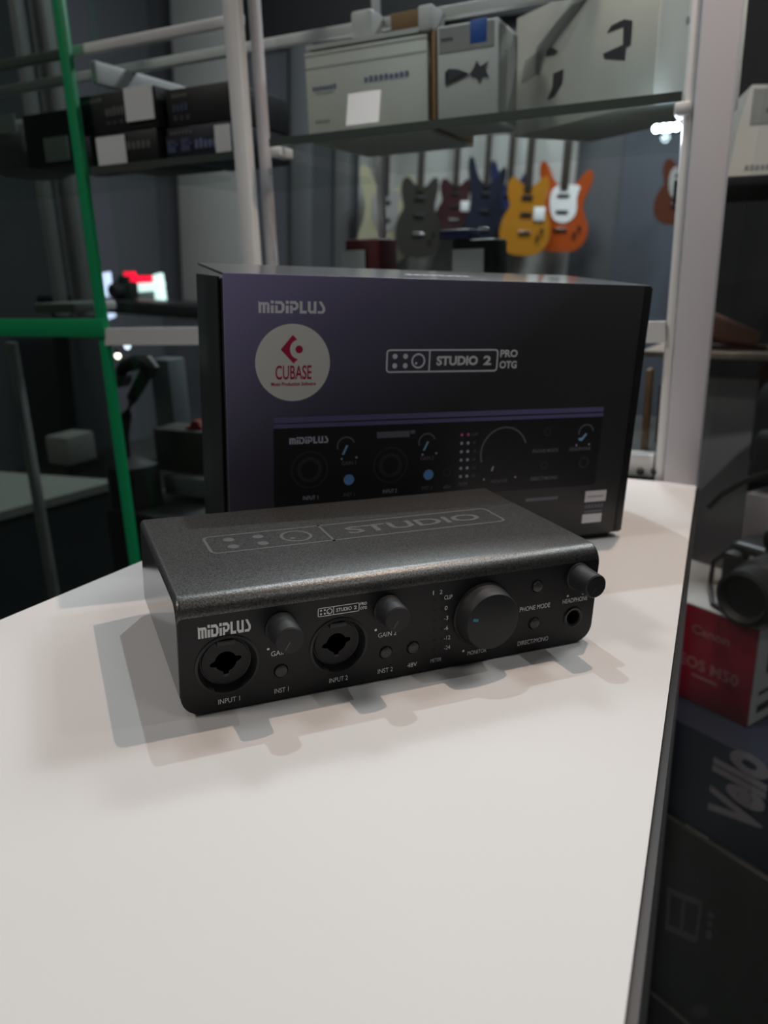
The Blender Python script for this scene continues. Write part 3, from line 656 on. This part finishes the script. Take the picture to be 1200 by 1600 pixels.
def guitar(label, px, py_bottom, py_top, dep, out, bodym, pgm=None, yaw=0, sx=1.0, tagged=False):
    b_, tp = up_at(px, py_bottom, dep), up_at(px, py_top, dep); s_ = (tp.z - b_.z) / .42
    t = thing('electric_guitar', label, 'guitar', RY @ Matrix.Translation((b_.x, dep, b_.z)) @ Matrix.Rotation(yaw, 4, 'Z') @ Matrix.Diagonal((s_ * sx, s_, s_, 1)), 'guitars hanging on the back wall')
    MB().prism(smooth_outline(out), -.022, .022, fr(0, 0)).build('body', bodym, t)
    nk = MB().box(-.024, .024, -.034, -.018, .31, .80, .003).build('neck', M_NECK, t)
    MB().prism([(-.03, .80), (.03, .80), (.045, .84), (.035, .97), (-.02, .99), (-.045, .86)], .016, .030, fr(0, 0)).build('headstock', M_NECK, t)
    if pgm: MB().prism(smooth_outline([(-.06, .16), (.03, .14), (.09, .19), (.075, .28), (.10, .33), (.05, .335), (-.05, .335), (-.085, .28)]), .023, .026, fr(0, 0)).build('pickguard', pgm, t)
    for z in (.20, .28): MB().box(-.036, .036, -.031, -.022, z - .009, z + .009, .003).build('pickup', M_BLK, t)
    MB().box(-.04, .04, -.033, -.022, .108, .122, .003).build('bridge', M_HDW, t)
    for x, z in ((.085, .09), (.11, .125)): MB().lathe([(.011, .022), (.010, .036)], 14, fr(x, z)).build('control_knob', M_BLK, t)
    MB().box(-.016, .016, .0, (GWD - .045 - dep) / s_, .80, .84, .004).build('wall_hook', M_EDGE, t)
    if tagged: MB().box(.05, .12, -.030, -.027, .17, .235, .002).build('hang_tag', M_TAG, t)
    return t
gm = lambda n, c, r=.3: mat(n, c, r, coat=.4)
GD = GWD - .14
guitar('cream electric guitar, leftmost on the back wall', 600, 412, 268, GD, STRAT, gm('cream_lacquer', (.42, .40, .27)), M_GREYCARD, .2, .82)
guitar('dark olive electric guitar right of the cream one', 651, 404, 262, GD - .13, PAUL, gm('olive_lacquer', (.032, .03, .025)), None, .5, .7)
guitar('dark red electric guitar in the middle of the back wall', 708, 372, 268, GD, PAUL, gm('oxblood_lacquer', (.045, .015, .018)), None, .3, .8, True)
guitar('blue black electric guitar right of the dark red one', 752, 396, 256, GD - .15, STRAT, gm('midnight_lacquer', (.012, .016, .03)), None, .4, .6)
guitar('royal blue electric guitar behind the amber one', 787, 392, 262, GD, STRAT, gm('blue_lacquer', (.02, .03, .09)), None, .5, .7, False)
guitar('amber yellow electric guitar beside the orange one', 817, 400, 262, GD - .20, PAUL, gm('amber_lacquer', (.40, .17, .010)), None, .2, .78, True)
guitar('orange red electric guitar with white pickguard', 873, 394, 262, GD - .04, STRAT, gm('orange_lacquer', (.38, .065, .008)), M_TAG, .1, .88)
guitar('dark brown guitar partly behind the corner post', 1052, 352, 236, GD - .1, PAUL, gm('brown_lacquer', (.10, .03, .016)), M_GREYP, .2, .8)
# things low in front of the guitars, seen over the retail box
def lowbox(name, label, cat, x0, x1, y0, y1, dep, m, d=.05, tagm=None):
    a_, b_ = L(x0, y1, dep), L(x1, y0, dep); zz = min(a_.z, b_.z)
    t = thing(name, label, cat, room((a_.x, dep, zz - .10)))
    MB().box(0, b_.x - a_.x, 0, d, 0, b_.z - zz + .10, .003).build('carton_body', m, t)
    return t, b_.x - a_.x, b_.z - zz + .10
t, w, h = lowbox('red_case', 'small dark red case with a white price card, over the left of the retail box', 'case', 540, 592, 372, 420, .16, mat('maroon', (.16, .012, .018), .5))
MB().box(-.002, w * .62, -.004, -.002, h - .135, h - .012).build('price_tag', M_TAG, t)
t, w, h = lowbox('gadget_box', 'black gadget box with a white price card, over the middle of the retail box', 'box', 706, 772, 372, 428, .16, M_BOXK)
MB().box(.002, w * .78, -.004, -.002, h - .14, h - .010).build('price_tag', M_TAG, t)
MB().box(-.016, w * .4, .0, .04, h + .0005, h + .011, .003).build('blue_topper', mat('violet_blue', (.05, .05, .17), .5), t)

# lower cabinet floor board holding the things behind the retail box
zc = L(640, 470, .16).z - .08
cpart('cabinet_floor', mat('cabinet_floor_black', (.02, .02, .02), .5), -.36, -.036, .03, .32, zl0 - .02, zl0 - .004, .001)

a_, b_ = L(1000, 705, .12), L(1019, 578, .12)
tag(MB().box(a_.x, b_.x, .12, .14, zl0 - .0035, b_.z, .002).build('wooden_board', mat('warm_brown_wood', (.16, .085, .04), .6, noise=(30, .2)), None, ROOM), 'upright brown wooden board between retail box and corner post', 'board')
a_, b_ = L(1022, 705, .16), L(1040, 600, .16)
tag(MB().box(a_.x, b_.x, .16, .18, zl0 - .0035, b_.z, .002).build('maroon_case', mat('dark_maroon', (.05, .014, .016), .6), None, ROOM), 'dark maroon case beside the brown wooden board', 'case')

# ------------------------------------------------------------------ lights and gear seen between the green frame and the retail box
M_SIGNW = mat('sign_cold_white', (.6, .75, 1), .4, emit=1.0); M_SIGNR = mat('sign_red', (1, .01, .05), .4, emit=1.3, emitcol=(1, .006, .04)); M_SIGNM = mat('sign_mint', (.75, 1, .95), .4, emit=1.1)
def flatpx(pts, dep, th, name, m, parent=None):
    l3 = [up_at(x, y, dep) for x, y in pts]
    return MB().prism([(p.x, p.z) for p in l3], 0, th, Matrix.Translation((0, dep, 0)) @ FRONT).build(name, m, parent, None if parent else RY, False)
SGD = 2.6
tag(flatpx([(156, 428), (173, 425), (181, 495), (167, 500)], SGD, .02, 'light_tube', M_SIGNW), 'cold white upright light tube beside the green frame', 'light')
sg = thing('shop_sign', 'glowing red and white shop sign above the white rail', 'sign', RY)
flatpx([(199, 425), (212, 425), (213, 431), (243, 431), (243, 445), (222, 445), (216, 453), (206, 452)], SGD, .03, 'red_panel', M_SIGNR, sg)
flatpx([(219, 443), (258, 441), (258, 453), (219, 456)], SGD, .04, 'white_panel', M_SIGNM, sg)
flatpx([(246, 430), (255, 427), (263, 488), (252, 490)], SGD, .035, 'white_strip', M_SIGNM, sg)
flatpx([(221, 456), (250, 454), (252, 490), (228, 492)], SGD, .02, 'picture', mat('sign_grey', (.2, .24, .24), .4, emit=.12), sg)
bench = thing('gear_bench', 'long dark bench in the far left of the shop', 'bench', RY)
a_, b_ = up_at(60, 515, 2.2), up_at(470, 488, 2.2)
MB().box(a_.x, b_.x, 2.2, 2.5, b_.z - .06, b_.z, .01).build('top', M_BOXK, bench)
for x in (a_.x + .05, b_.x - .1): MB().box(x, x + .05, 2.25, 2.3, FLZ, b_.z - .06).build('leg', M_BOXK, bench)
cz = up_at(190, 488, 2.35)
cs = thing('compact_camera', 'small black camera on the far bench left of the glowing sign', 'camera', RY @ Matrix.Translation((cz.x, 2.35, b_.z)))
MB().box(-.06, .07, 0, .06, 0, .085, .015).build('body', M_BLK, cs); MB().lathe([(.035, 0), (.035, .05), (.03, .055)], 20, fr(.0, .04, 0)).build('lens', M_BLK, cs); MB().box(-.02, .03, .005, .05, .085, .11, .008).build('viewfinder', M_BLK, cs)
# gimbal on a stand
M_GIM = mat('gimbal_black', (.012, .012, .014), .45)
gb = thing('gimbal_stabiliser', 'curved black handheld gimbal standing behind the white rail', 'gimbal', ROOM)
dg = .10
q3 = lambda x, y, d=dg: tuple(L(x, y, d))
MB().tube([q3(196, 715), q3(193, 680), q3(197, 650), q3(207, 622), q3(220, 598), q3(230, 580)], [.0075, .0075, .0075, .0078, .0085, .009], 14).build('handle', M_GIM, gb)
MB().tube([q3(238, 588), q3(240, 575), q3(232, 566), q3(214, 566), q3(196, 572), q3(184, 585)], [.006, .008, .009, .010, .009, .007], 12).build('motor_arm', M_GIM, gb)
MB().lathe([(.013, -.01), (.013, .012), (.010, .015)], 20, Matrix.Translation(L(186, 590, dg)) @ FRONT).build('motor', M_GIM, gb)
p = L(206, 720, dg); MB().lathe([(.035, -.06), (.035, -.004), (.02, 0), (.010, .004)], 24, Matrix.Translation(p)).build('base', M_GIM, gb)
# black speaker-like case it stands on
a_, b_ = L(200, 870, .09), L(322, 730, .09)
tag(MB().box(a_.x, b_.x, .06, .22, -.88, p.z - .061, .004).build('equipment_case', M_BOXK, None, ROOM), 'tall black equipment case under the gimbal', 'case')
tag(MB().box(L(236, 600, .24).x, L(266, 600, .24).x, .24, .28, L(250, 720, .24).z, L(250, 562, .24).z, .003).build('grey_folder', mat('teal_grey', (.10, .12, .125), .6), None, ROOM), 'teal grey upright folder behind the gimbal', 'folder')
rt_ = thing('toy_car', 'small red model vehicle beside the retail box', 'toy', ROOM @ Matrix.Translation(L(302, 674, .16)))
MB().box(-.014, .016, 0, .02, 0, .006, .002).build('body', mat('toy_red', (.30, .012, .012), .35), rt_); MB().prism([(-.008, .006), (.012, .006), (.008, .014), (-.002, .014)], -.018, -.002, FRONT).build('cab', mat('toy_red2', (.26, .05, .03), .4), rt_)
for x in (-.009, .011):
    for y in (.001, .019): MB().lathe([(.004, -.0015), (.004, .0015)], 14, fr(x, .0, y)).build('wheel', M_BLK, rt_)
a_, b_ = L(258, 772, .13), L(324, 750, .13)
tag(MB().box(a_.x, b_.x, .13, .23, a_.z, b_.z, .002).build('grey_carton', mat('slate_card', (.12, .13, .14), .6), None, ROOM), 'low slate grey carton behind the left of the retail box', 'box')
a_, b_ = L(246, 735, .15), L(322, 676, .15)
tag(MB().box(a_.x, b_.x, .15, .20, a_.z, b_.z, .002).build('dark_carton', mat('dark_olive_card', (.04, .042, .036), .6), None, ROOM), 'dark olive carton under the red toy vehicle', 'box')
# small emissive beads in place of bright reflections below the rail
for lab, x, y, m_, r in (('small warm bulb standing for a reflection beside the green frame under the rail', 184, 556, mat('glint_warm', (1, .95, .8), .4, emit=2.5), .0042), ('small blue white bulb standing for a reflection just under the white rail', 199, 541, mat('glint_cold', (.7, .85, 1), .4, emit=1.2), .0045)):
    t = thing('glint', lab, 'glint', ROOM @ Matrix.Translation(L(x, y, .05)))
    MB().lathe([(.0005, -r), (r * .7, -r * .7), (r, 0), (r * .7, r * .7), (.0005, r)], 16).build('glint_bead', m_, t); MB().lathe([(r * .6, r * .8), (r * .6, r * 2)], 12).build('socket', M_DK, t)

# ------------------------------------------------------------------ behind the green framed door
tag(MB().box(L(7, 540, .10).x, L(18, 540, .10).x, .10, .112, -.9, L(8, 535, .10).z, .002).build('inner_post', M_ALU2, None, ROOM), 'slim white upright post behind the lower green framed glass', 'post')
for lab, x0, x1, dd in (('pale upright post behind the upper glass, right next to the green frame', 52, 74, .34), ('thin pale upright post at the upper left behind the green framed glass', 20, 30, .30)):
    a_, b_ = L(x0, 60, dd), L(x1, 60, dd)
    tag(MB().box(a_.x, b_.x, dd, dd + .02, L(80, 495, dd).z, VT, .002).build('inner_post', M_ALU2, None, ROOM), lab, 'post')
bc = thing('counter_reflection', 'pale counter standing in for the table reflection in the lower green framed glass', 'counter', ROOM)  # solid counter shape put where the glass mirrors the table
c1 = L(186, 750, .42)
pol = [on_v(187, 750, c1.z), on_v(-30, 808, c1.z), on_v(-260, 775, c1.z), on_v(-30, 735, c1.z)]
MB().prism(pol, c1.z - .015, c1.z).build('countertop', M_PANEL, bc, None, False)
mx_ = sum(p[0] for p in pol) / 4; my_ = sum(p[1] for p in pol) / 4
MB().prism([(mx_ + (x - mx_) * .95, my_ + (y - my_) * .95) for x, y in pol], -.9, c1.z - .015).build('front_panel', mat('dark_blue_panel', (.05, .055, .065), .5), bc, None, False)
for lab, x0, x1, y0, y1, dd, m_ in (('pale camcorder shape standing on the counter reflection behind glass', 78, 102, 684, 742, .47, M_GREYCARD),):
    a_, b_ = L(x0, y1, dd), L(x1, y0, dd)
    tag(MB().box(a_.x, b_.x, dd, dd + .08, c1.z if y1 > 700 else a_.z, b_.z, .006).build('grey_carton' if y1 < 700 else 'white_device', m_, None, ROOM), lab, 'box' if y1 < 700 else 'device')
# cartons on the bay's shelf with price cards
a_ = L(60, 262, .06); b_ = L(112, 180, .06); zq = L(60, 262, .06).z
MB().box(ug - .44, ug - .008, .03, .28, zq - .007, zq - .0005).build('shelf', M_SHELF, gd, None, False)
t = thing('gear_box', 'dark box with a price tag behind the upper green framed glass', 'box', room((L(46, 262, .06).x, .06, zq)))
w = L(116, 262, .06).x - L(46, 262, .06).x; MB().box(0, w, 0, .12, 0, .058, .001).build('carton_body', M_BOXK, t); MB().box(w * .46, w * .98, -.004, -.0025, .004, .03).build('price_tag', M_TAG, t)
t = thing('gear_box', 'grey rounded bag with a price tag at the left edge behind the green framed glass', 'bag', room((L(-30, 262, .08).x, .08, zq)))
w = L(40, 262, .08).x - L(-30, 262, .08).x; MB().box(0, w, 0, .1, 0, .065, .02).build('pouch', M_GREYCARD, t); MB().box(w * .45, w * .98, -.004, -.0025, .046, .066).build('price_tag', M_TAG, t)
tag(MB().box(L(54, 494, .12).x, L(118, 494, .12).x, .12, .2, zg1, L(80, 474, .12).z, .003).build('grey_case', M_PANEL, None, ROOM), 'low pale grey case standing behind the green cross rail', 'case')

# ------------------------------------------------------------------ camera shelves beyond the right edge of the counter
RT_ = ROOM.to_3x3()
def stand(px, py, t, yaw): return Matrix.Translation(pix(px, py, t)) @ RT_.to_4x4() @ Matrix.Rotation(yaw, 4, 'Z')
YB = math.radians(-30)
M_REDB = mat('crimson_card', (.48, .018, .052), .45, noise=(14, .1)); M_REDP = mat('rose_print', (.68, .24, .27), .5)
M_NAVY = mat('navy_card', (.036, .043, .08), .4, noise=(9, .25)); M_LILP = mat('lilac_grey_print', (.58, .54, .60), .5)
M_CREAM = mat('cream_sticker', (.70, .67, .52), .6); M_KCARD = mat('soft_black_card', (.042, .042, .039), .5, noise=(7, .3)); M_MAUVE = mat('mauve_grey_print', (.17, .15, .155), .5)
TS = .78
# bottom: big black carton. Origin at its right top front corner, x runs to the right
def rbox(name, label, corner, t, w, h, d, m, group=None):
    e = thing(name, label, 'box', stand(*corner, t, YB) @ Matrix.Translation((-w, 0, -h)), group)
    MB().box(0, w, 0, d, 0, h, .002).build('carton_body', m, e); return e
sc = thing('shelf_stand', 'dark stand carrying the stacked camera boxes right of the counter', 'stand', stand(1230, 1400, TS, YB))
e1 = rbox('gear_carton', 'large black carton with mauve icons, bottom of the stack right of the counter', (1240, 1402), TS, .30, .26, .32, M_KCARD)
pr = Print(e1, Matrix.Translation((0, -.0006, 0)) @ FRONT, 1); PX = lambda e, *l: [fpx(e, x, y) for x, y in l]
pr.polys('printed_icon', [PX(e1, (1043, 1385), (1098, 1408), (1097, 1418), (1043, 1396)), PX(e1, (1043, 1396), (1048, 1398), (1045, 1445), (1040, 1442)), PX(e1, (1092, 1416), (1097, 1418), (1090, 1470), (1085, 1468)), PX(e1, (1040, 1442), (1090, 1464), (1088, 1474), (1039, 1452)), PX(e1, (1066, 1406), (1071, 1408), (1067, 1455), (1062, 1453))], M_MAUVE)
pr.polys('printed_caption', [PX(e1, (1106, 1424), (1116, 1428), (1115, 1436), (1105, 1433)), PX(e1, (1105, 1438), (1113, 1441), (1112, 1450), (1104, 1447)), PX(e1, (1104, 1452), (1112, 1455), (1111, 1468), (1102, 1465))], M_MAUVE)
pr.polys('printed_emblem', [PX(e1, *[(1093 + r_ * 16 * math.cos(a_2), 1580 + r_ * 13 * math.sin(a_2)) for a_2, r_ in [(2 * math.pi * i / 18, 1 if i % 2 else .72) for i in range(18)]])], mat('faint_grey_print', (.10, .097, .09), .6))
# navy carton on top, with the word running upwards
e2 = rbox('navy_carton', 'navy carton with large pale upward lettering and a cream diamond sticker', (1240, 1398), TS, .27, 0.1252, .3, M_NAVY)
e2.matrix_world = e1.matrix_world @ Matrix.Translation((.015, .006, .2605))
pr = Print(e2, Matrix.Translation((0, -.0006, 0)) @ FRONT, 1)
pv = fpx(e2, 1182, 1312); pl_ = fpx(e2, 1172, 1206); pw = fpx(e2, 1103, 1288); pw2 = fpx(e2, 1190, 1300)
E2 = (pv, pl_, pw, pw2)
caph = pw2[0] - pw[0]; lx = (pw[0] + pw2[0]) / 2
pr.text('Vello', lx, pv[1] + .048, .092, caph, M_LILP, .045, rot=math.pi / 2)
pr.polys('cream_sticker', [PX(e2, (1046, 1312), (1072, 1288), (1108, 1310), (1082, 1333))], M_CREAM)
# crimson camera carton with a white side and top
e3 = rbox('camera_carton', 'crimson camera carton with white top and side, on the navy carton', (1187, 985), TS + .03, .17, .118, .12, M_REDB)
MB().box(.0, .17, .0005, .12, .1182, .1192).build('top_panel', M_CTN2, e3); MB().box(.1702, .1712, .0, .12, .003, .117).build('side_panel', M_CTN2, e3)
pr = Print(e3, Matrix.Translation((0, -.0006, 0)) @ FRONT, 1)
c_ = fpx(e3, 1110, 992); pr.text('Canon', c_[0], c_[1], .046, .011, M_REDP, .02)
c_ = fpx(e3, 1106, 1045); pr.text('EOS M50', c_[0], c_[1], .074, .014, M_REDP, .02); c_ = fpx(e3, 1100, 1061); pr.polys('printed_line', [rect(c_[0] - .016, c_[0] + .016, c_[1] - .002, c_[1] + .001)], M_REDP)
prs = Print(e3, Matrix.Translation((.1715, 0, 0)) @ Matrix.Rotation(math.pi / 2, 4, 'Z') @ FRONT, 1)
prs.polys('pictured_camera', [rect(.022, .075, .06, .10), circ(.05, .078, .022, 20)], M_BLK); prs.polys('printed_line', [rect(.012, .06, .036, .041), rect(.012, .05, .014, .024)], M_DK)
# DSLR camera lying on the crimson carton
e4 = thing('dslr_camera', 'black camera with strap on top of the crimson carton', 'camera', e1.matrix_world @ Matrix.Translation((.160, .095, .5062)))
MB().box(-.03, .09, 0, .06, 0, .068, .010, None, 3).build('body', M_BLK, e4); MB().box(.005, .055, .004, .056, .066, .092, .010).build('prism_housing', M_BLK, e4)
MB().lathe([(.034, 0), (.034, .03), (.030, .034), (.030, .06), (.026, .062), (.022, .054)], 32, fr(.03, .034, 0)).build('lens', M_BLK2, e4); MB().box(-.028, -.006, -.012, .05, .004, .060, .008).build('grip', M_BLK2, e4)
MB().tube([(-.03, .03, .06), (-.055, .02, .03), (-.05, .01, .005), (-.02, -.03, .003), (.03, -.05, .003)], .003, 8).build('strap', M_EDGE, e4); MB().box(.0, .03, -.002, .0, .052, .058).build('name_plate', M_GREYCARD, e4)
MB().lathe([(.012, .066), (.012, .074)], 18, Matrix.Translation((.075, .03, 0))).build('mode_dial', M_BLK2, e4)
# second camera higher, on a grey carton
e5 = thing('grey_carton', 'small grey carton behind the cameras right of the post', 'box', e1.matrix_world @ Matrix.Translation((.104, .178, .3864))); MB().box(-.005, .14, 0, .13, 0, .222, .002).build('carton_body', mat('mauve_card', (.26, .24, .25), .6), e5)
# camera bag
e6 = thing('camera_bag', 'black padded camera bag with a strap right of the white post', 'bag', e5.matrix_world @ Matrix.Translation((.010, .025, .2226)))
MB().box(-.045, .14, .0, .10, .0, .135, .035, None, 4).build('body', mat('bag_black', (.012, .012, .012), .7, bump=(300, .3, .001)), e6); MB().box(-.02, .12, -.018, .004, .01, .075, .012, None, 3).build('front_pocket', mat('bag_black2', (.015, .015, .015), .7), e6)
MB().tube([(-.060, -.028, -.03), (-.045, -.026, -.010), (-.02, -.022, .012), (.02, -.02, .034)], .0035, 8).build('strap', M_EDGE, e6); MB().box(.02, .04, -.02, -.017, .055, .064).build('buckle', M_HDW, e6)
# shelf with a brown hand reflection above
sh = thing('wooden_shelf', 'pale wooden shelf board right of the white post', 'shelf', stand(1150, 552, TS + .22, math.radians(-6)))
MB().box(-.12, .35, 0, .12, -.008, 0, .001).build('board', mat('pale_wood', (.62, .46, .36), .6, noise=(40, .1)), sh)
lb = thing('hand_reflection', 'brown roll standing in for a reflected hand on the wooden shelf', 'case', stand(1150, 552, TS + .22, math.radians(-6)) @ Matrix.Translation((-.02, .05, .0005)))
MB().tube([(-.06, 0, .040), (-.03, 0, .034), (.0, 0, .022), (.04, 0, .012)], [.014, .018, .017, .010], 14).build('roll', mat('hand_brown', (.30, .15, .11), .55), lb)  # tapered shape stands for a hand reflected in the glass
MB().box(-.075, .05, -.015, .015, 0, .004, .001).build('base_strip', mat('hand_brown2', (.09, .05, .04), .55), lb)
wp = thing('white_carton', 'pale carton hanging tag board under the wooden shelf', 'board', stand(1112, 770, TS + .34, math.radians(-6)))
MB().box(-.03, .045, 0, .02, -.60, .165, .002).build('panel', mat('grey_board', (.48, .47, .45), .6), wp)
tb = thing('leather_bag', 'dull brown leather bag under the wooden shelf', 'bag', stand(1205, 662, TS + .30, YB)); MB().box(-.04, .1, 0, .06, 0, .085, .02, None, 3).build('body', mat('dull_brown', (.19, .11, .08), .6), tb); MB().tube([(0, .03, .08), (.03, .02, .10), (.06, .03, .08)], .004, 8).build('handle', M_EDGE, tb)
# cream carton near the top right
e7 = thing('cream_carton', 'cream carton with a grey label at the upper right edge', 'box', stand(1136, 276, TS, math.radians(12)))
MB().prism([(0, 0), (.12, 0), (.12, .075), (.015, .082), (.006, .045)], -.07, 0, FRONT).build('carton_body', mat('cream_card', (.82, .79, .70), .6), e7)
pr = Print(e7, Matrix.Translation((0, -.0006, 0)) @ FRONT, 1); pr.polys('label_patch', [[(.0165, .046), (.10, .046), (.10, .074), (.017, .078)]], M_GREYP); smudge(pr, 'printed_line', .03, .075, .056, .062, 6, M_DK); smudge(pr, 'printed_line', .016, .05, .005, .010, 7, M_GREYP)
us = thing('upper_shelf', 'dark shelf board carrying the cream carton', 'shelf', stand(1136, 276, TS, math.radians(6))); MB().box(-.05, .3, -.005, .25, -.010, -.0005, .001).build('board', M_BOXK, us)
bk = thing('back_board', 'tall black board closing the camera shelves at the back', 'board', stand(1150, 700, TS + .46, math.radians(-10))); MB().box(-.12, .8, 0, .02, -1.0, 1.0, .002).build('panel', mat('board_black', (.022, .026, .024), .6), bk)
# glass side pane standing on the channel
sp = thing('side_pane', 'clear glass pane standing along the right edge of the counter', 'glass pane')
MB().prism(strip(BR + nr * .0032 + dr * .03, FRr + nr * .0032, nr, .0015, 0, 0), -.0012, .55).build('pane', glass_mat('side_glass', (.96, .97, .965), .004), sp, None, False)
# dark stand under the cartons
MB().box(-.34, .05, .0, .22, -.9, -.262 + .0, .004).build('plinth', M_BOXK, sc)
